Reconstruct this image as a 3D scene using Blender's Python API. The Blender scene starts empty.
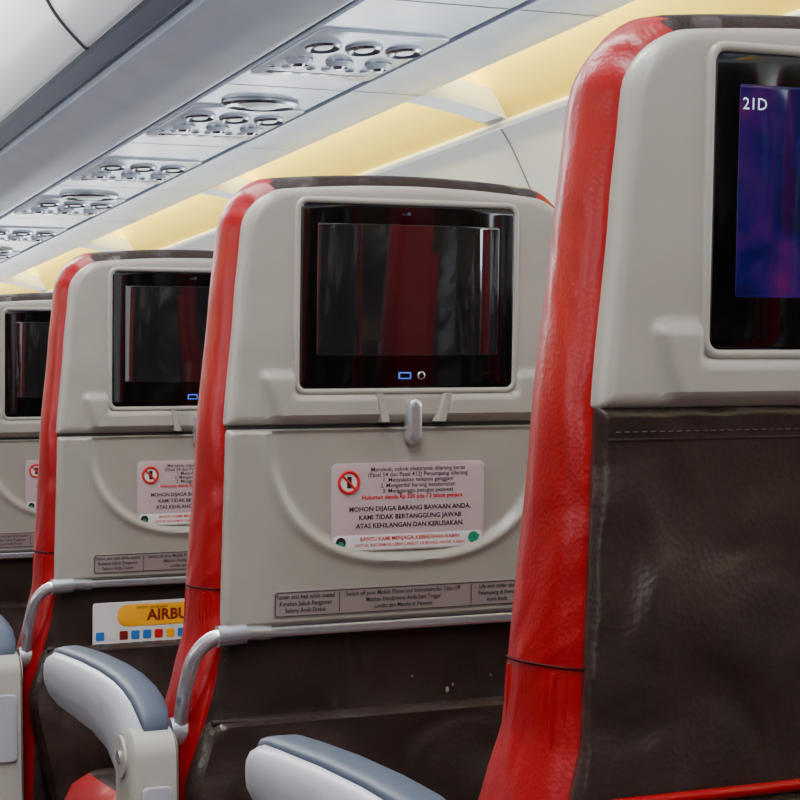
import bpy, bmesh, math, random
from mathutils import Vector, Matrix
random.seed(4)
H=0.90; PITCH=0.737; Y0=1.705; V0=1.133; LEAN=0.0875
sc=bpy.context.scene

# ------------------------------------------------------------ materials
def lin(c):
    return tuple(((x/255)/12.92 if x/255<=0.04045 else ((x/255+0.055)/1.055)**2.4) for x in c)+(1,)
def mat(name,rgb,rough=0.5,metal=0.0,spec=0.5,coat=0.0,bump=None,var=0.0,emis=None,es=0.0,ior=None,vs=9):
    m=bpy.data.materials.new(name); m.use_nodes=True
    nt=m.node_tree; b=nt.nodes['Principled BSDF']
    c=lin(rgb)
    b.inputs['Base Color'].default_value=c
    b.inputs['Roughness'].default_value=rough
    b.inputs['Metallic'].default_value=metal
    b.inputs['Specular IOR Level'].default_value=spec
    b.inputs['Coat Weight'].default_value=coat
    b.inputs['Coat Roughness'].default_value=0.14
    if ior: b.inputs['IOR'].default_value=ior
    if emis:
        b.inputs['Emission Color'].default_value=lin(emis); b.inputs['Emission Strength'].default_value=es
    tc=nt.nodes.new('ShaderNodeTexCoord')
    if var>0:
        n=nt.nodes.new('ShaderNodeTexNoise'); n.inputs['Scale'].default_value=vs; n.inputs['Detail'].default_value=4
        nt.links.new(tc.outputs['Object'],n.inputs['Vector'])
        r=nt.nodes.new('ShaderNodeValToRGB')
        r.color_ramp.elements[0].position=0.3; r.color_ramp.elements[1].position=0.7
        r.color_ramp.elements[0].color=tuple(x*(1-var) for x in c[:3])+(1,)
        r.color_ramp.elements[1].color=tuple(min(1,x*(1+var)) for x in c[:3])+(1,)
        nt.links.new(n.outputs['Fac'],r.inputs['Fac']); nt.links.new(r.outputs['Color'],b.inputs['Base Color'])
    if bump:
        prev=None
        for kind,scale,strength,dist in bump:
            if kind=='v':
                n=nt.nodes.new('ShaderNodeTexVoronoi'); out='Distance'
            else:
                n=nt.nodes.new('ShaderNodeTexNoise'); n.inputs['Detail'].default_value=3 if kind=='n' else 1.5; out='Fac'
                if kind=='w': n.inputs['Distortion'].default_value=0.9
            n.inputs['Scale'].default_value=scale
            nt.links.new(tc.outputs['Object'],n.inputs['Vector'])
            bp=nt.nodes.new('ShaderNodeBump'); bp.inputs['Strength'].default_value=strength; bp.inputs['Distance'].default_value=dist
            nt.links.new(n.outputs[out],bp.inputs['Height'])
            if prev: nt.links.new(prev.outputs['Normal'],bp.inputs['Normal'])
            prev=bp
        nt.links.new(prev.outputs['Normal'],b.inputs['Normal'])
    return m
M={}
M['red']=mat('red_leather',(150,0,12),0.31,spec=.4,bump=[('v',330,0.25,0.0006),('w',11,0.6,0.010)],var=0.08)
M['redseam']=mat('red_leather_seam',(60,0,5),0.8,spec=.1)
M['brown']=mat('brown_leather',(51,41,37),0.27,bump=[('v',260,0.3,0.0008),('w',9,0.8,0.024)],var=0.22)
M['shell']=mat('seat_shell_plastic',(160,155,147),0.32,bump=[('n',500,0.08,0.0004)],var=.06,vs=14)
M['shell2']=mat('tray_plastic',(153,148,140),0.32,bump=[('n',500,0.08,0.0004)],var=.06,vs=14)
M['seam']=mat('dark_seam',(30,28,28),0.7)
M['black']=mat('gloss_black',(4,4,6),0.07,coat=0.1)
M['screen']=mat('screen_glass',(22,22,25),0.03,ior=2.1)
M['metal']=mat('brushed_aluminium',(200,202,208),0.26,metal=0.75)
M['armbody']=mat('armrest_plastic',(166,168,178),0.34)
M['armcol']=mat('armrest_column_plastic',(168,165,157),0.4)
M['armpad']=mat('armrest_pad',(60,72,90),0.5,bump=[('n',300,0.15,0.0005)])
M['plac']=mat('placard_film',(186,164,168),0.35)
M['placw']=mat('placard_white',(216,212,212),0.35)
M['strip']=mat('placard_strip',(138,124,122),0.4)
M['ink']=mat('ink_dark',(24,18,26),0.6)
M['inkr']=mat('ink_red',(200,0,14),0.6)
M['green']=mat('ink_green',(5,130,95),0.6)
M['blue']=mat('ink_blue',(30,110,185),0.6)
M['orange']=mat('card_yellow',(250,170,0),0.5)
M['cardred']=mat('card_red',(120,18,10),0.5)
M['white']=mat('lamp_white',(235,238,242),0.3)
M['usb']=mat('usb_glow',(60,110,230),0.4,emis=(70,120,255),es=0.5)
M['stitch']=mat('stitch_thread',(78,66,60),0.7)
M['bin']=mat('bin_plastic',(222,227,233),0.26)
M['psu']=mat('psu_plastic',(184,196,213),0.2,var=0.04)
M['rail']=mat('bin_rail_grey',(80,98,124),0.28)
M['dark']=mat('dark_gap',(16,18,24),0.6)
M['joint']=mat('panel_joint_grey',(120,120,118),0.6)
M['wall']=mat('sidewall_panel',(230,230,227),0.45)
M['cove']=mat('cove_cream_panel',(242,216,98),0.5)  # upper sidewall; warm cove light painted into its yellow colour
M['floor']=mat('carpet_blue_grey',(62,64,76),0.95,bump=[('n',300,0.6,0.004)],var=0.2)
M['chrome']=mat('satin_chrome',(170,177,188),0.22,metal=1.0)
M['lens']=mat('lens_dark',(60,70,86),0.12,coat=0.5)
M['frame']=mat('seat_frame_metal',(130,132,136),0.4,metal=0.8)
M['pane']=mat('window_daylight_pane',(240,245,255),0.3,emis=(235,242,255),es=3.0)
M['lamp']=mat('ceiling_lamp_diffuser',(255,255,255),0.4,emis=(240,246,255),es=5.0)
M['scuff']=mat('scuff_mark',(150,140,130),0.7)
# lit display
m=mat('lit_display',(5,4,12),0.06); nt=m.node_tree; b=nt.nodes['Principled BSDF']
tc=nt.nodes.new('ShaderNodeTexCoord'); n=nt.nodes.new('ShaderNodeTexNoise'); n.inputs['Scale'].default_value=24; n.inputs['Detail'].default_value=7; n.inputs['Distortion'].default_value=0.4
nt.links.new(tc.outputs['Object'],n.inputs['Vector'])
r=nt.nodes.new('ShaderNodeValToRGB'); e=r.color_ramp.elements
e[0].position=0.34; e[0].color=lin((5,8,62)); e[1].position=0.8; e[1].color=lin((130,25,85))
x=e.new(0.47); x.color=lin((22,14,92)); x=e.new(0.62); x.color=lin((62,16,100))
nt.links.new(n.outputs['Fac'],r.inputs['Fac']); nt.links.new(r.outputs['Color'],b.inputs['Emission Color']); b.inputs['Emission Strength'].default_value=0.65
M['lit']=m
M['glowtext']=mat('display_text',(200,225,235),0.4,emis=(200,225,235),es=0.6)

# ------------------------------------------------------------ geometry helper
def seatmap(u,v,w): return (u, w+LEAN*(V0-v), v)
def flatmap(u,v,w): return (u,v,w)
class Geo:
    def __init__(s): s.v=[];s.f=[];s.m=[];s.mats=[]
    def mi(s,k):
        if k not in s.mats: s.mats.append(k)
        return s.mats.index(k)
    def add(s,vs,fs,k,mp=None):
        o=len(s.v)
        s.v+= [mp(*p) if mp else tuple(p) for p in vs]
        for i,f in enumerate(fs):
            s.f.append([a+o for a in f]); s.m.append(s.mi(k if isinstance(k,str) else k[i]))
    def mesh(s,name,angle=35):
        me=bpy.data.meshes.new(name); me.from_pydata(s.v,[],s.f)
        for k in s.mats: me.materials.append(M[k])
        for p,i in zip(me.polygons,s.m): p.material_index=i
        bm=bmesh.new(); bm.from_mesh(me); bmesh.ops.recalc_face_normals(bm,faces=bm.faces); bm.to_mesh(me); bm.free()
        me.shade_smooth(); me.set_sharp_from_angle(angle=math.radians(angle))
        return me
def rows_from(hwf,v0,v1,rb,rt,n=12,k=6):
    out=[]
    if not callable(hwf): c=hwf; hwf=lambda v:c
    if rb>0:
        for i in range(k):
            t=math.pi/2*i/k; v=v0+rb*(1-math.cos(t)); out.append((v,hwf(v)-rb*(1-math.sin(t))))
    for i in range(n+1):
        v=v0+rb+(v1-rt-v0-rb)*i/n; out.append((v,hwf(v)))
    if rt>0:
        for i in range(1,k+1):
            t=math.pi/2*i/k; v=v1-rt+rt*math.sin(t); out.append((v,hwf(v)-rt*(1-math.cos(t))))
    return out
def slab(g,rows,layers,k,m=12,uc=0.0,crown=0.0,disp0=None,disp1=None,thf=None,mp=None,matf=None):
    n=len(rows); vb=rows[0][0]; vt=rows[-1][0]; HH=vt-vb
    def pt(j,i,w,ins,disp=None):
        v,hw=rows[j]; s=-1+2*i/m
        u=s*max(hw-ins,0.0003); fr=(v-vb)/HH
        v2=vb+ins+fr*(HH-2*ins)
        v2-=crown*fr*fr*(u*u)
        ww=w*(thf(v) if thf else 1.0)
        if disp: ww+=disp(u,v2)
        return (uc+u,v2,ww)
    verts=[];faces=[];mats=[]
    idx=[]
    bnd=[(0,i) for i in range(m)]+[(j,m) for j in range(n-1)]+[(n-1,i) for i in range(m,0,-1)]+[(j,0) for j in range(n-1,0,-1)]
    for li,(w,ins) in enumerate(layers):
        if li in (0,len(layers)-1):
            d=disp0 if li==0 else disp1
            o=len(verts)
            for j in range(n):
                for i in range(m+1): verts.append(pt(j,i,w,ins,d))
            for j in range(n-1):
                for i in range(m):
                    faces.append((o+j*(m+1)+i,o+j*(m+1)+i+1,o+(j+1)*(m+1)+i+1,o+(j+1)*(m+1)+i))
                    if matf: mats.append(matf(li,faces[-1],verts,True))
            idx.append([o+j*(m+1)+i for j,i in bnd])
        else:
            o=len(verts)
            for j,i in bnd: verts.append(pt(j,i,w,ins))
            idx.append(list(range(o,o+len(bnd))))
    L=len(bnd)
    for a,c in zip(idx[:-1],idx[1:]):
        for q in range(L):
            faces.append((a[q],a[(q+1)%L],c[(q+1)%L],c[q]))
            if matf: mats.append(matf(-1,faces[-1],verts,False))
    g.add(verts,faces,mats if matf else k,mp)
def rbox(g,u0,u1,v0,v1,w0,w1,r,k,mp=None,e=None,rc=None):
    if e is None: e=min(r,abs(w1-w0)*0.45)
    sgn=1 if w1>w0 else -1
    rows=rows_from((u1-u0)/2,v0,v1,rc or r,rc or r,n=2,k=5)
    slab(g,rows,[(w0,e*0.6),(w0+sgn*e*0.6,0),(w1-sgn*e,0),(w1-sgn*e*0.35,e*0.3),(w1,e)],k,m=4,uc=(u0+u1)/2,mp=mp)
def tube(g,pts,rad,k,n=12,mp=None,sub=5,closed=False,flat=1.0):
    P=[Vector(p) for p in pts]
    if sub>1:
        Q=[];N=len(P)
        rng=range(N if closed else N-1)
        for i in rng:
            if closed: p0,p1,p2,p3=P[i-1],P[i],P[(i+1)%N],P[(i+2)%N]
            else: p0,p1,p2,p3=P[max(i-1,0)],P[i],P[i+1],P[min(i+2,N-1)]
            for s in range(sub):
                t=s/sub
                Q.append(0.5*((2*p1)+(-p0+p2)*t+(2*p0-5*p1+4*p2-p3)*t*t+(-p0+3*p1-3*p2+p3)*t**3))
        if not closed: Q.append(P[-1])
        P=Q
    N=len(P); verts=[];faces=[]
    nrm=None
    for i in range(N):
        if closed: t=(P[(i+1)%N]-P[i-1]).normalized()
        else: t=(P[min(i+1,N-1)]-P[max(i-1,0)]).normalized()
        if nrm is None:
            nrm=t.orthogonal().normalized()
        nrm=(nrm-t*nrm.dot(t)).normalized(); bn=t.cross(nrm)
        for a in range(n):
            an=2*math.pi*a/n
            verts.append(tuple(P[i]+rad*(math.cos(an)*nrm+math.sin(an)*flat*bn)))
    for i in range(N if closed else N-1):
        for a in range(n):
            j=(i+1)%N
            faces.append((i*n+a,i*n+(a+1)%n,j*n+(a+1)%n,j*n+a))
    if not closed:
        faces.append(tuple(range(n))); faces.append(tuple((N-1)*n+a for a in range(n)))
    g.add(verts,faces,k,mp)
def lathe(g,prof,k,c,n=24,sx=1.0,sy=1.0,mp=None,ks=None):
    verts=[];faces=[];mm=[]
    for r,w in prof:
        for a in range(n):
            an=2*math.pi*a/n
            verts.append((c[0]+r*sx*math.cos(an),c[1]+r*sy*math.sin(an),c[2]+w))
    for i in range(len(prof)-1):
        for a in range(n):
            faces.append((i*n+a,i*n+(a+1)%n,(i+1)*n+(a+1)%n,(i+1)*n+a)); mm.append(ks[i] if ks else k)
    faces.append(tuple((len(prof)-1)*n+a for a in range(n))); mm.append(ks[-1] if ks else k)
    g.add(verts,faces,mm,mp)
def text(g,s,u,v,size,k,w,mp,align='CENTER',bold=0.0,sx=1.0):
    cu=bpy.data.curves.new('t','FONT'); cu.body=s; cu.size=size; cu.align_x=align; cu.offset=bold; cu.resolution_u=2
    ob=bpy.data.objects.new('t',cu); sc.collection.objects.link(ob)
    bpy.context.view_layer.update()
    dg=bpy.context.evaluated_depsgraph_get()
    me=bpy.data.meshes.new_from_object(ob.evaluated_get(dg))
    vs=[(u+p.co.x*sx,v+p.co.y,w) for p in me.vertices]; fs=[tuple(p.vertices) for p in me.polygons]
    if fs: g.add(vs,fs,k,mp)
    bpy.data.objects.remove(ob); bpy.data.curves.remove(cu); bpy.data.meshes.remove(me)
def interp(tab):
    tab=sorted(tab)
    def f(x):
        if x<=tab[0][0]: return tab[0][1]
        for (a,b),(c,d) in zip(tab[:-1],tab[1:]):
            if x<=c:
                t=(x-a)/(c-a); t=t*t*(3-2*t)*0.4+t*0.6
                return b+(d-b)*t
        return tab[-1][1]
    return f
def sm(a,b,x):
    t=min(1,max(0,(x-a)/(b-a))); return t*t*(3-2*t)

# ------------------------------------------------------------ seat parts
hw=interp([(H-.50,.232),(H-.32,.228),(H-.225,.206),(H-.19,.199),(H+.014,.195),(H+.143,.185),(H+.202,.180),(H+.27,.172)])
th=interp([(H-.50,.148),(H-.26,.136),(H-.15,.112),(H+.014,.085),(H+.2,.072),(H+.262,.060)])
parts={}
g=Geo()
rows=rows_from(hw,H-.50,H+.258,.02,.042,n=60,k=10)
def mf(li,f,verts,cap):
    c=[sum(verts[i][q] for i in f)/len(f) for q in range(3)]
    if cap and li==0: return 'brown'
    if cap: return 'red' if abs(c[0])>0.84*hw(c[1]) else 'brown'
    if c[1]>H+.20 and abs(c[0])<.145: return 'brown'
    return 'red'
def frontdisp(u,v):
    a=abs(u)/hw(v)
    return 0.018*sm(.5,.85,a)-0.01*sm(.85,1.0,a)+0.012*math.exp(-((v-(H+.12))/.07)**2)*(1-a*a)
slab(g,rows,[(0,.006),(.03,.001),(.12,-.006),(.3,-.010),(.55,-.012),(.78,-.009),(.92,0),(.985,.010),(1.0,.022)],'red',m=30,crown=.35,thf=th,mp=seatmap,matf=mf,disp1=frontdisp)
for s in (-1,1):
    vv=H-.145
    tube(g,[(s*(hw(vv)+d),vv,w*th(vv)) for w,d in ((.02,-.001),(.12,.0055),(.3,.0095),(.55,.0115),(.78,.0085),(.92,-.001))],.0012,'redseam',n=6,mp=seatmap)
    for q in range(9):
        w=.12+.09*q
        d=.0085 if .2<w<.8 else .0045
        tube(g,[(s*(hw(vv-.004)+d-.001),vv-.004,w*th(vv)),(s*(hw(vv-.03)+d-.001),vv-.03,w*th(vv)+.001),(s*(hw(vv-.06)+d-.006),vv-.06,w*th(vv)+.002)],.0028,'red',n=8,mp=seatmap)
parts['leather_cover']=g.mesh('seat_leather_cover',50)

MU=-.0055
VT=H+.2345; VB=H+.0505
def U_upper(u,v):
    z=v-H; a=abs(u)
    edge=.141+.018*min(1,max(0,(z-.014)/.047))
    inmon=sm(.126,.118,abs(u-MU))*sm(VB-.010,VB-.004,v)
    return sm(edge+.005,edge-.004,a)*(1-sm(.060,.071,z))*(1-inmon)
def shelldisp(u,v):
    z=v-H
    d=-.0065*U_upper(u,v)
    d+= .0045*sm(.046,.040,z)*sm(.036,.031,abs(u)-0.22*(z-.014))
    return d
g=Geo()
srows=rows_from(hw,H+.016,H+.254,.003,.036,n=60,k=9)
slab(g,srows,[(.012,0),(-.004,-.0005),(-.009,.001),(-.0125,.005),(-.013,.009)],'shell',m=110,crown=.35,mp=seatmap,disp1=shelldisp)
def rrect(u0,u1,v0,v1,r,w,k=4):
    P=[]
    for (cu,cv,a0) in ((u1-r,v1-r,0),(u0+r,v1-r,90),(u0+r,v0+r,180),(u1-r,v0+r,270)):
        for i in range(k+1):
            a=math.radians(a0+90*i/k); P.append((cu+r*math.cos(a),cv+r*math.sin(a),w))
    return P
tube(g,rrect(MU-.120,MU+.120,VB-.0025,VT+.0025,.010,-.0130),.0034,'shell',n=10,mp=seatmap,sub=1,closed=True)
parts['upper_shell']=g.mesh('seat_upper_shell',60)

g=Geo()
rbox(g,-.0085,.0085,H-.006,H+.041,-.010,-.024,.0082,'metal',mp=seatmap,e=.005)
for s in (-1,1):
    g.add([(s*.041,H+.045,-.0195),(s*.035,H+.045,-.0195),(s*.027,H+.017,-.0195),(s*.035,H+.017,-.0195),
           (s*.042,H+.046,-.012),(s*.032,H+.046,-.012),(s*.023,H+.017,-.012),(s*.037,H+.017,-.012)],
          [(0,1,2,3),(4,5,1,0),(5,6,2,1),(6,7,3,2),(7,4,0,3)],'shell',seatmap)
parts['tray_latch']=g.mesh('tray_latch')

# monitor
def monitor(lit):
    g=Geo()
    mpm=lambda u,v,w: seatmap(u+MU,v,w)
    rbox(g,-.1175,.1175,VB,VT,.004,-.0150,.006,'black',mp=mpm,e=.002)
    SU0,SU1,SV0,SV1=-.0995,.0995,VB+.033,VT-.020
    rbox(g,SU0,SU1,SV0,SV1,-.0145,-.0156,.002,'lit' if lit else 'screen',mp=mpm,e=.0004)
    rbox(g,-.011,.003,VB+.0095,VB+.0165,-.0148,-.0156,.001,'usb' if not lit else 'black',mp=mpm,e=.0003)
    rbox(g,-.0095,.0015,VB+.0108,VB+.0152,-.0150,-.0160,.0005,'black',mp=mpm,e=.0003)
    lathe(g,[(.0042,0),(.0042,-.001),(.003,-.0015),(.0026,-.0005)],'metal',(.014,VB+.013,-.0150),n=16,mp=mpm,ks=['metal','metal','black','black'])
    rbox(g,.084,.092,VB+.0095,VB+.0155,-.0148,-.0154,.001,'black',mp=mpm,e=.0003)
    lathe(g,[(.002,0),(.0018,-.0006)],'lens',(-.002,VT-.009,-.0150),n=12,mp=mpm)
    text(g,'MUTE',-.004,VT-.011,.004,'lens',-.0153,mpm)
    if lit: text(g,'21D',SU0+.0015,SV1-.0155,.0105,'glowtext',-.0162,mpm,align='LEFT')
    return g.mesh('seat_monitor')
parts['monitor']=monitor(False); monitor_lit=monitor(True)

# tray table
g=Geo()
def traydisp(u,v):
    z=v-H
    q=(abs(u)/.152)**2.5+(max(0,.03-z)/.148)**2.5
    q=q**0.4
    d=.0055*sm(1.05,.965,q)
    d-=.0045*math.exp(-((q-1.035)/.035)**2)
    return d
trows=rows_from(hw,H-.183,H+.011,.006,.003,n=60,k=4)
slab(g,trows,[(.004,.002),(-.008,-.001),(-.013,.001),(-.0155,.004)],'shell2',m=96,mp=seatmap,disp1=traydisp)
rbox(g,-.194,.194,H+.0105,H+.0165,.0,-.006,.001,'seam',mp=seatmap)
parts['tray_table']=g.mesh('tray_table',60)

# placards
WP=-.0125
g=Geo()
pmap=lambda u,v,w: seatmap(u-.006,v,w)
rbox(g,-.080,.089,H-.113,H-.024,-.0085,WP,.006,'plac',mp=pmap,e=.0004)
rbox(g,-.078,.087,H-.1115,H-.0965,WP+.0003,WP-.0003,.004,'placw',mp=pmap,e=.0002)
w=WP-.0006
cx,cy=-.062,H-.043
lathe(g,[(.0095,0),(.0095,-.0001)],'placw',(cx,cy,w+.0002),n=28,mp=pmap)
tube(g,[(cx+.0105*math.cos(a*.3927),cy+.0105*math.sin(a*.3927),w) for a in range(16)],.0017,'inkr',n=6,mp=pmap,sub=2,closed=True,flat=.99)
tube(g,[(cx-.007,cy+.007,w),(cx+.007,cy-.007,w)],.0013,'inkr',n=6,mp=pmap,sub=1)
rbox(g,cx-.002,cx+.003,cy-.006,cy+.006,w+.0004,w-.0001,.001,'ink',mp=pmap,e=.0001)
for i,s in enumerate(['Merokok, rokok elektronik dilarang keras','(Pasal 54 dan Pasal 412) Penumpang dilarang','1. Menyalakan telepon genggam','2. Mengambil barang keselamatan','3. Mengganggu petugas pesawat']):
    text(g,s,.014,H-.0325-.0055*i,.0062,'ink',w,pmap,bold=.00003)
text(g,'Hukuman denda Rp 200 juta / 5 tahun penjara',.008,H-.0605,.0060,'inkr',w,pmap,bold=.00014)
for i,s in enumerate(['MOHON DIJAGA BARANG BAWAAN ANDA,','KAMI TIDAK BERTANGGUNG JAWAB','ATAS KEHILANGAN DAN KERUSAKAN.']):
    text(g,s,.006,H-.0725-.0085*i,.0068,'ink',w,pmap,bold=.00012)
text(g,'BANTU KAMI MENJAGA KEBERSIHAN KABIN',.006,H-.1025,.0056,'inkr',w,pmap,bold=.00010)
text(g,'UNTUK INFORMASI LEBIH LANJUT HUBUNGI AWAK KABIN',.006,H-.1085,.0046,'inkr',w,pmap,bold=.00006)
lathe(g,[(.0055,0),(.0055,-.0001)],'ink',(-.070,H-.1035,w),n=16,mp=pmap)
lathe(g,[(.0030,0),(.0030,-.0001)],'green',(-.070,H-.1055,w-.0003),n=16,mp=pmap)
lathe(g,[(.0060,0),(.0060,-.0001)],'green',(.077,H-.103,w),n=16,mp=pmap)
rbox(g,.078,.084,H-.1035,H-.100,w,w-.0002,.001,'green',mp=pmap,e=.0001)
WS=-.0162
rbox(g,-.142,.135,H-.1755,H-.1485,-.013,WS,.003,'strip',mp=pmap,e=.0004)
tube(g,rrect(-.140,.133,H-.1738,H-.1502,.003,WS),.0005,'ink',n=5,mp=pmap,sub=1,closed=True)
w=WS-.0006
for cu,L in ((-.108,['Fasten seat belt while seated','Kenakan Sabuk Pengaman','Selama Anda Duduk']),(-.002,['Switch off your Mobile Phone and Instrument for Take Off','Matikan Handphone Anda Saat Tinggal','Landas dan Mendarat Pesawat']),(.104,['Life vest under seat','Pelampung di bawah','kursi Anda'])):
    for i,s in enumerate(L): text(g,s,cu,H-.1565-.0068*i,.0062,'ink',w,pmap,sx=.86,bold=.00006)
for cu in (-.072,.074): rbox(g,cu-.0003,cu+.0003,H-.172,H-.152,w+.0004,w,.0001,'ink',mp=pmap,e=.0001)
parts['placard']=g.mesh('tray_placard')

# tray arm
g=Geo()
rbox(g,-.190,.190,H-.1945,H-.1835,.002,-.0145,.004,'metal',mp=seatmap,e=.003)
for s in (-1,1):
    tube(g,[(s*.150,H-.189,-.010),(s*.185,H-.188,-.012),(s*.208,H-.192,-.010),(s*.2235,H-.208,-.004),(s*.229,H-.235,.006),(s*.230,H-.262,.018),(s*.230,H-.29,.03)],.0078,'metal',n=14,mp=seatmap,sub=6)
    tube(g,[(s*.176,H-.1885,-.011),(s*.204,H-.190,-.0115)],.0108,'metal',n=14,mp=seatmap,sub=1)
    tube(g,[(s*.222,H-.288,.03),(s*.240,H-.288,.03)],.015,'metal',n=18,mp=seatmap,sub=1)
parts['tray_arm']=g.mesh('tray_arm')

# literature pocket
g=Geo()
prow=rows_from(interp([(H-.52,.200),(H-.34,.234),(H-.27,.215)]),H-.52,H-.272,.03,.012,n=24,k=5)
def pdisp(u,v):
    z=v-H
    return -.018*math.exp(-((z+.40)/.09)**2)-.004*math.sin(u*38+z*20)*sm(-.27,-.34,z)
slab(g,prow,[(.004,.002),(-.018,-.001),(-.024,.002),(-.027,.006)],'brown',m=40,mp=seatmap,disp1=pdisp,crown=.0)
tube(g,[(-.212+.0424*i,H-.274-.004*math.sin(i*math.pi/10),-.021) for i in range(11)],.0038,'brown',n=8,mp=seatmap)
for (a,b_,r_) in ((.050,H-.262,.0020),(.056,H-.257,.0011),(-.10,H-.30,.0010),(.01,H-.245,.0008),(.10,H-.25,.0009)):
    lathe(g,[(r_,0),(r_*.6,-.0004)],'scuff',(a,b_,-.0002 if b_>H-.27 else -.0274),n=9,sy=1.6,mp=seatmap)
parts['literature_pocket']=g.mesh('literature_pocket',50)

# cushion
g=Geo()
def cm(li,f,verts,cap):
    c=[sum(verts[i][q] for i in f)/len(f) for q in range(3)]
    return 'red' if (not cap or abs(c[0])>.2) else 'brown'
slab(g,rows_from(.225,.16,.66,.03,.05,n=12,k=6),[(H-.56,.012),(H-.55,.002),(H-.50,-.002),(H-.45,0),(H-.43,.008),(H-.42,.028)],'brown',m=18,mp=flatmap,matf=cm,disp1=lambda u,v:.006*sm(.1,.2,abs(u)))
parts['seat_cushion']=g.mesh('seat_cushion',50)
g=Geo()
for yy in (.22,.47):
    tube(g,[(-.23,yy,H-.575),(.23,yy,H-.575)],.018,'frame',n=14,sub=1)
for s in (-.13,.13):
    tube(g,[(s,.22,H-.575),(s,.20,.20),(s,.17,.03)],.014,'frame',n=10,sub=5)
    tube(g,[(s,.47,H-.575),(s,.45,.20),(s,.50,.03)],.014,'frame',n=10,sub=5)
    tube(g,[(s,.19,.12),(s,.47,.26)],.010,'frame',n=10,sub=1)
    rbox(g,s-.018,s+.018,.12,.55,.0,.03,.008,'frame')
parts['seat_frame']=g.mesh('seat_frame')

# armrest
def armrest(uc):
    g=Geo()
    st=[(.438,-.256,-.262,.008),(.434,-.247,-.274,.016),(.424,-.241,-.284,.0215),(.405,-.2365,-.291,.0235),(.36,-.235,-.298,.024),(.28,-.234,-.302,.024),(.20,-.2355,-.306,.024),(.14,-.239,-.316,.024),(.10,-.245,-.336,.0245),(.072,-.253,-.358,.025),(.052,-.266,-.368,.0245),(.042,-.283,-.362,.020)]
    def prism(st,k,du=0):
        vs=[];fs=[];n=20
        for (y,zt,zb,w) in st:
            cz=(zt+zb)/2;hz=(zt-zb)/2
            for a in range(n):
                an=2*math.pi*(a+.5)/n; ca,sa=math.cos(an),math.sin(an)
                q=(abs(ca)**3.2+abs(sa)**3.2)**(-1/3.2)
                vs.append((uc+du+w*ca*q,y,H+cz+hz*sa*q))
        for i in range(len(st)-1):
            for a in range(n): fs.append((i*n+a,i*n+(a+1)%n,(i+1)*n+(a+1)%n,(i+1)*n+a))
        fs.append(tuple(range(n))); fs.append(tuple((len(st)-1)*n+a for a in range(n)))
        g.add(vs,fs,k)
    prism(st,'armbody')
    pad=[(.441,-.249,-.256,.008),(.437,-.241,-.258,.012),(.425,-.2345,-.252,.0155),(.40,-.2305,-.247,.0165),(.35,-.229,-.2455,.017),(.28,-.228,-.2445,.017),(.20,-.2295,-.246,.017),(.14,-.233,-.249,.017),(.10,-.239,-.255,.017),(.07,-.247,-.262,.0165),(.050,-.259,-.271,.0155),(.041,-.272,-.282,.012)]
    prism(pad,'armpad',.005)
    slab(g,rows_from(.034,H-.56,H-.275,.02,.028,n=4,k=6),[(-.024,.006),(-.020,.001),(.020,.001),(.024,.006)],'armcol',m=6,mp=lambda u,v,w:(uc+w,.058-u*1.0+ (H-.275-v)*.02,v))
    tube(g,[(uc-.027,.062,H-.305),(uc+.027,.062,H-.305)],.021,'armcol',n=24,sub=1)
    tube(g,[(uc-.0285,.062,H-.305),(uc+.0285,.062,H-.305)],.007,'metal',n=16,sub=1)
    rbox(g,uc-.015,uc+.015,H-.42,H-.33,0,.003,.006,'armbody',mp=lambda u,v,w:(u,.0235-w+(H-.275-v)*.02,v),e=.0015)
    return g.mesh('armrest',40)
arm_aisle=armrest(-.268); arm_aisle_r=armrest(.268); arm_mid=armrest(-.23)

# leather back panel for the row without tray
g=Geo()
brow=rows_from(hw,H-.47,H+.016,.01,.003,n=60,k=3)
def bdisp(u,v):
    z=v-H
    d=-.005*math.exp(-((z+.2)/.12)**2)*(1-(u/.2)**2)+.0014*math.sin(z*55+u*9)*sm(-.02,-.1,z)
    d+=.0016*math.sin(z*30-u*34+2*math.sin(z*17))*sm(0,-.06,z)
    d-=.002*math.exp(-((u+.165+.1*z)/.012)**2)*sm(0,-.03,z)
    return d
slab(g,brow,[(.004,.001),(-.004,-.001),(-.0075,.002),(-.009,.006)],'brown',m=60,mp=seatmap,disp1=bdisp)
u=-.185
while u<.185:
    tube(g,[(u,H+.001,-.0098),(u+.0035,H+.001,-.0098)],.0005,'stitch',n=5,mp=seatmap,sub=1); u+=.0062
tube(g,[(-.19+.038*i,H-.004,-.0086) for i in range(11)],.0014,'brown',n=6,mp=seatmap)
back_panel=g.mesh('leather_back_panel',50)
g=Geo()
slab(g,rows_from(.20,H-.50,H-.232,.03,.012,n=10,k=5),[(.004,.002),(-.020,-.001),(-.028,.002),(-.031,.006)],'brown',m=26,mp=seatmap,disp1=pdisp)
tube(g,[(-.19+.038*i,H-.226,-.024) for i in range(11)],.004,'red',n=8,mp=seatmap)
pocket2=g.mesh('literature_pocket_red',50)

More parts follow.
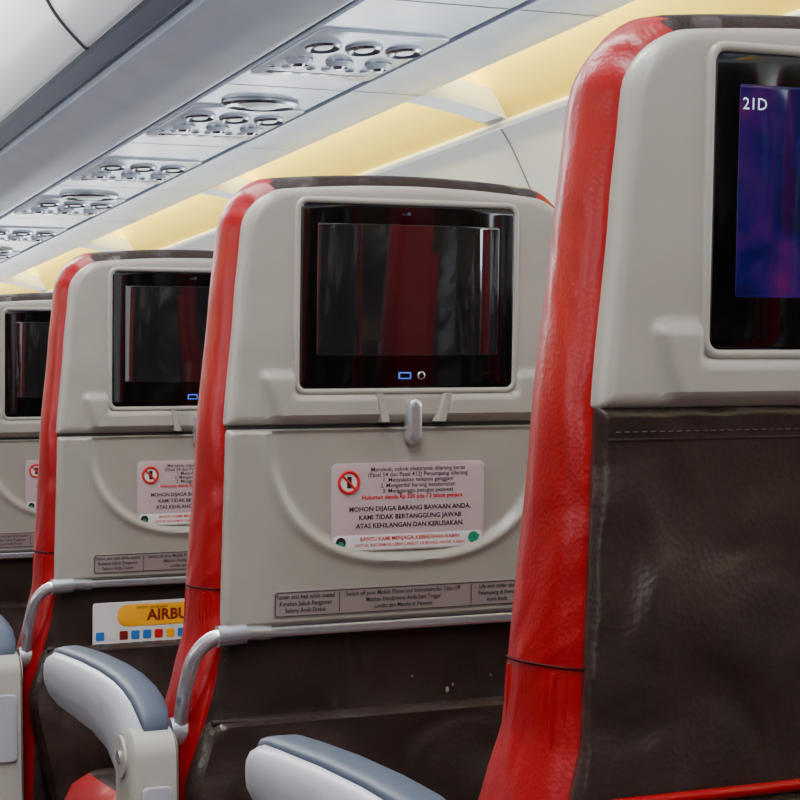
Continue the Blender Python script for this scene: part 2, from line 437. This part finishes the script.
# safety card
g=Geo()
rbox(g,-.146,.062,H-.40,H-.216,-.0055,-.0075,.004,'placw',mp=seatmap,e=.0004)
rbox(g,-.112,.058,H-.250,H-.220,-.0072,-.0080,.013,'orange',mp=seatmap,e=.0003)
text(g,'AIRBUS',-.070,H-.2425,.021,'cardred',-.0084,seatmap,bold=.0007,align='LEFT')
text(g,'SAFETY ON BOARD',-.085,H-.2265,.005,'ink',-.0084,seatmap,align='LEFT')
for i in range(12):
    for j in range(2):
        rbox(g,-.142+.0165*i,-.130+.0165*i,H-.268-.016*j,H-.256-.016*j,-.0073,-.0080,.002,['blue','placw','cardred','blue','blue','inkr','orange','blue','ink'][(i+j*4)%9],mp=seatmap,e=.0002)
card=g.mesh('safety_card')

def child(name,me,par):
    o=bpy.data.objects.new(name,me); sc.collection.objects.link(o); o.parent=par; return o
def seat(x,k,arm,arm2=None,variant=False,withcard=False):
    e=bpy.data.objects.new('airplane_seat',None); e.empty_display_size=.1; sc.collection.objects.link(e)
    e.location=(x,Y0+PITCH*k,0)
    for n,me in parts.items():
        if variant and n in('tray_table','placard','tray_arm','tray_latch','literature_pocket'): continue
        if n=='monitor' and variant: me=monitor_lit
        child(n,me,e)
    if variant:
        child('back_panel',back_panel,e); child('literature_pocket',pocket2,e)
    child('armrest',arm,e)
    if arm2: child('armrest_outer',arm2,e)
    if withcard: child('safety_card',card,e)
for k in range(-3,9):
    for i,x in enumerate((.748,1.208,1.668)):
        seat(x,k,arm_aisle if i==0 else arm_mid,None,variant=(k==-1 and i==0),withcard=(k==1))
    for i,x in enumerate((-.268,-.728,-1.188)):
        seat(x,k,arm_mid,arm_aisle_r if i==0 else None)

# ------------------------------------------------------------ cabin shell
YA,YB=-2.6,12.0
XC=.24
def extr(name,prof,k,mirror=False,ya=YA,yb=YB,ks=None):
    g=Geo()
    P=[(x if not mirror else 2*XC-x,H+z) for x,z in prof]
    vs=[];fs=[]
    for y in (ya,yb):
        for x,z in P: vs.append((x,y,z))
    n=len(P)
    for i in range(n-1): fs.append((i,i+1,n+i+1,n+i))
    g.add(vs,fs,ks if ks else k)
    me=g.mesh(name,30)
    o=bpy.data.objects.new(name,me); sc.collection.objects.link(o)
    return o
def smoothprof(P,sub=6):
    P=[Vector((a,b,0)) for a,b in P];Q=[]
    N=len(P)
    for i in range(N-1):
        p0,p1,p2,p3=P[max(i-1,0)],P[i],P[i+1],P[min(i+2,N-1)]
        for s in range(sub):
            t=s/sub; q=0.5*((2*p1)+(-p0+p2)*t+(2*p0-5*p1+4*p2-p3)*t*t+(-p0+3*p1-3*p2+p3)*t**3); Q.append((q.x,q.y))
    Q.append((P[-1].x,P[-1].y)); return Q
wallprof=smoothprof([(1.95,-.90),(1.96,-.4),(1.955,0),(1.92,.22),(1.86,.43),(1.785,.60),(1.745,.665)])
covep=smoothprof([(1.745,.665),(1.70,.74),(1.63,.84),(1.54,.93)])
for mir,nm in ((False,'right'),(True,'left')):
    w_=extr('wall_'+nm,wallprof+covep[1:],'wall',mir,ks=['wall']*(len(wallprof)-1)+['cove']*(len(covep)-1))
    g=Geo()
    def ex(prof,k,ya=YA,yb=YB):
        P=[(x if not mir else 2*XC-x,H+z) for x,z in prof]
        vs=[(x,y,z) for y in (ya,yb) for x,z in P]; n=len(P)
        g.add(vs,[(i,i+1,n+i+1,n+i) for i in range(n-1)],k)
    ex([(1.540,.925),(1.540,.712),(1.537,.703),(1.53,.700),(1.380,.700),(1.380,.72)],'psu')
    ex([(1.380,.712),(1.362,.712)],'dark')
    ex([(1.362,.72),(1.362,.700),(1.115,.700),(1.113,.71)],'psu')
    ex([(1.113,.708),(1.103,.708)],'dark')
    ex([(1.103,.715),(1.101,.703)]+smoothprof([(1.098,.703),(1.03,.718),(.965,.745),(.945,.757)],4)+[(.943,.77)],'psu')
    ex([(.943,.77),(.935,.772),(.925,.768),(.885,.778),(.875,.79)],'rail')
    ex([(.875,.79),(.868,.795)],'dark')
    ex([(.872,.80)]+smoothprof([(.868,.778),(.855,.782),(.80,.85),(.762,.95),(.757,1.05),(.785,1.14),(.84,1.198)],6),'bin')
    for yy in [YA+.32+ 1.45*i for i in range(10)]:
        P=smoothprof([(.8665,.774),(.853,.782),(.798,.85),(.760,.95),(.755,1.05),(.783,1.14),(.84,1.198)],6)
        tube(g,[((x if not mir else 2*XC-x),yy+.02*math.sin((z-.78)*6),H+z) for x,z in P],.004,'dark',n=6,sub=1)
    me=g.mesh('overhead_bin',30); o=bpy.data.objects.new('overhead_bin',me); sc.collection.objects.link(o)
extr('ceiling',smoothprof([(.84,1.20),(.70,1.27),(.45,1.31),(.24,1.32),(.03,1.31),(-.22,1.27),(-.36,1.20)]),'bin')
g=Geo(); g.add([(-1.5,YA,0),(2.0,YA,0),(2.0,YB,0),(-1.5,YB,0)],[(0,1,2,3)],'floor')
o=bpy.data.objects.new('floor',g.mesh('floor')); sc.collection.objects.link(o)
g=Geo(); g.add([(-1.5,YB+.01,0),(2.0,YB+.01,0),(2.0,YB+.01,2.3),(-1.5,YB+.01,2.3)],[(0,1,2,3)],'wall')
o=bpy.data.objects.new('wall_front',g.mesh('wall_front')); sc.collection.objects.link(o)

def addobj(g,name,par=None,angle=35):
    o=bpy.data.objects.new(name,g.mesh(name,angle)); sc.collection.objects.link(o)
    if par: o.parent=par
    return o
for mir in (False,True):
    g=Geo()
    f=(lambda x: 2*XC-x) if mir else (lambda x:x)
    for i in range(20):
        yy=YA+.12+.737*i
        if yy>YB-.1: break
        for a,b_,z in ((1.115,1.362,.6995),(1.382,1.538,.6995)):
            x0,x1=sorted((f(a),f(b_)))
            g.add([(x0,yy,H+z),(x1,yy,H+z),(x1,yy+.004,H+z),(x0,yy+.004,H+z)],[(0,1,2,3)],'dark')
    for i in range(10):
        yy=3.50-1.474*4+1.474*i
        if yy<YA+.1 or yy>YB-.1: continue
        P=[(1.53,.712),(1.60,.703),(1.67,.690),(1.735,.672),(1.752,.66)]
        vs=[];fs=[]
        for (x,z) in P:
            for (dyy,dz) in ((-.05,.012),(-.045,0),(.045,0),(.05,.012),(.045,.05),(-.045,.05)):
                vs.append((f(x),yy+dyy,H+z+dz))
        for q in range(len(P)-1):
            for r in range(6): fs.append((q*6+r,q*6+(r+1)%6,(q+1)*6+(r+1)%6,(q+1)*6+r))
        fs.append(tuple(range(6))); fs.append(tuple(24+r for r in range(6)))
        g.add(vs,fs,'wall')
        tube(g,[(f(x),yy,H+z) for x,z in wallprof],.0025,'joint',n=5,sub=1)
    P=[(f(1.742),yy,H+.660) for yy in (YA,YB)]
    tube(g,P,.008,'wall',n=10,sub=1)
    addobj(g,'trim_1' if not mir else 'trim_2')
# windows
def window_mesh(mir):
    g=Geo(); sg=-1 if mir else 1
    mp=lambda u,v,w:(sg*(-w)+sg*(.0-0.17*v),u,v)
    rowso=rows_from(.125,-.17,.17,.10,.10,n=4,k=8)
    slab(g,rowso,[(-.01,0),(.004,.0),(.010,.006),(.010,.02)],'wall',m=8,mp=mp)
    slab(g,rows_from(.10,-.145,.145,.085,.085,n=4,k=8),[(.006,0),(.0115,.002)],'pane',m=8,mp=mp)
    return g.mesh('window')
wm=[window_mesh(False),window_mesh(True)]
n_=0
for side in (0,1):
    for i in range(27):
        yy=YA+.4+.54*i
        if yy>YB-.3: break
        n_+=1
        o=bpy.data.objects.new('window_%d'%n_,wm[side]); sc.collection.objects.link(o)
        o.location=((1.925 if side==0 else 2*XC-1.925),yy,H+.18)

# PSU panels
def psu(kind):
    g=Geo(); z=0
    mp=lambda u,v,w:(u,v,-w)
    rbox(g,-.122,.122,-.20,.20,-.002,.0035,.02,'psu',mp=mp,e=.0015)
    for i in (-1,0,1):
        c=(i*.078,-.085,.003)
        lathe(g,[(.035,0),(.035,.004),(.031,.008),(.027,.004),(.020,.002),(.016,.006)],None,c,n=26,mp=mp,ks=['psu','chrome','lens','lens','white','white'],sx=.95,sy=1.15)
        c=(i*.078,.035,.003)
        lathe(g,[(.026,0),(.026,.004),(.022,.009),(.017,.012),(.012,.010),(.007,.016)],None,c,n=22,mp=mp,ks=['chrome','psu','psu','lens','chrome','chrome'])
        lathe(g,[(.009,0),(.009,.004),(.007,.005)],None,(i*.078-.03,.105,.003),n=14,mp=mp,ks=['chrome','lens','lens'])
        lathe(g,[(.009,0),(.009,.004),(.007,.005)],None,(i*.078+.0,.105,.003),n=14,mp=mp,ks=['chrome','white','lens'])
    if kind:
        lathe(g,[(.075,0),(.075,.005),(.068,.010),(.055,.006),(.040,.006),(.03,.012)],None,(0,-.255,.0),n=36,mp=mp,ks=['chrome','chrome','lens','chrome','white','white'],sx=1.1,sy=.75)
    rbox(g,-.10,.10,.150,.172,.003,.0045,.004,'lens',mp=mp,e=.0008)
    for i in range(5):
        rbox(g,-.085+.038*i,-.068+.038*i,.155,.167,.0045,.0052,.002,'white',mp=mp,e=.0004)
    return g.mesh('psu_panel')
pm=[psu(0),psu(1)]
for sx in (1.24,2*XC-1.24):
    for i in range(-6,12):
        o=bpy.data.objects.new('passenger_service_panel',pm[i%2]); sc.collection.objects.link(o)
        o.location=(sx,3.10+.737*i,H+.699)

# ------------------------------------------------------------ lights
def area(name,loc,rot,sx,sy,power,col=(1,1,1)):
    l=bpy.data.lights.new(name,'AREA'); l.shape='RECTANGLE'; l.size=sx; l.size_y=sy; l.energy=power; l.color=col
    o=bpy.data.objects.new(name,l); sc.collection.objects.link(o); o.location=loc; o.rotation_euler=rot; return o
g=Geo()
for i in range(9):
    rbox(g,XC-.07,XC+.07,YA+.4+1.5*i,YA+1.6+1.5*i,0,.02,.02,'lamp',mp=lambda u,v,w:(u,v,H+1.318-w))
addobj(g,'ceiling_lamp')
for i in range(5):
    area('ceiling_strip_light',(XC,-1.6+2.9*i,H+1.26),(0,0,0),.25,2.4,42,(1.0,.99,.975))
for s,x in ((1,1.585),(-1,2*XC-1.585)):
    area('cove_strip_light',(x,(YA+YB)/2,H+.80),(0,math.radians(-75*s),0),.04,YB-YA-.2,58,(1.0,.90,.45))
for s,x in ((1,-1.36),(-1,2*XC+1.36)):
    area('window_daylight',(x,(YA+YB)/2,H+.22),(0,math.radians(-90*s-25*s),0),.26,YB-YA-.4,70,(.84,.92,1.0))  # added fill strips inside the window line, tilted up to brighten bin undersides
w=bpy.data.worlds.new('cabin_ambient'); sc.world=w; w.use_nodes=True
w.node_tree.nodes['Background'].inputs[0].default_value=(.97,.98,1,1); w.node_tree.nodes['Background'].inputs[1].default_value=1.2

# ------------------------------------------------------------ camera
f=1840.0
dX=Vector((4270,50,-f)).normalized(); dY=Vector((-790,-55,-f)).normalized()
dX=(dX-dY*dX.dot(dY)).normalized(); dZ=dX.cross(dY)
R=Matrix((dX,dY,dZ))
cam=bpy.data.cameras.new('camera'); co=bpy.data.objects.new('camera',cam); sc.collection.objects.link(co)
cam.sensor_width=36; cam.lens=f/800*36; cam.clip_start=.02
co.matrix_world=Matrix.Translation((0,0,H))@R.to_4x4()
sc.camera=co
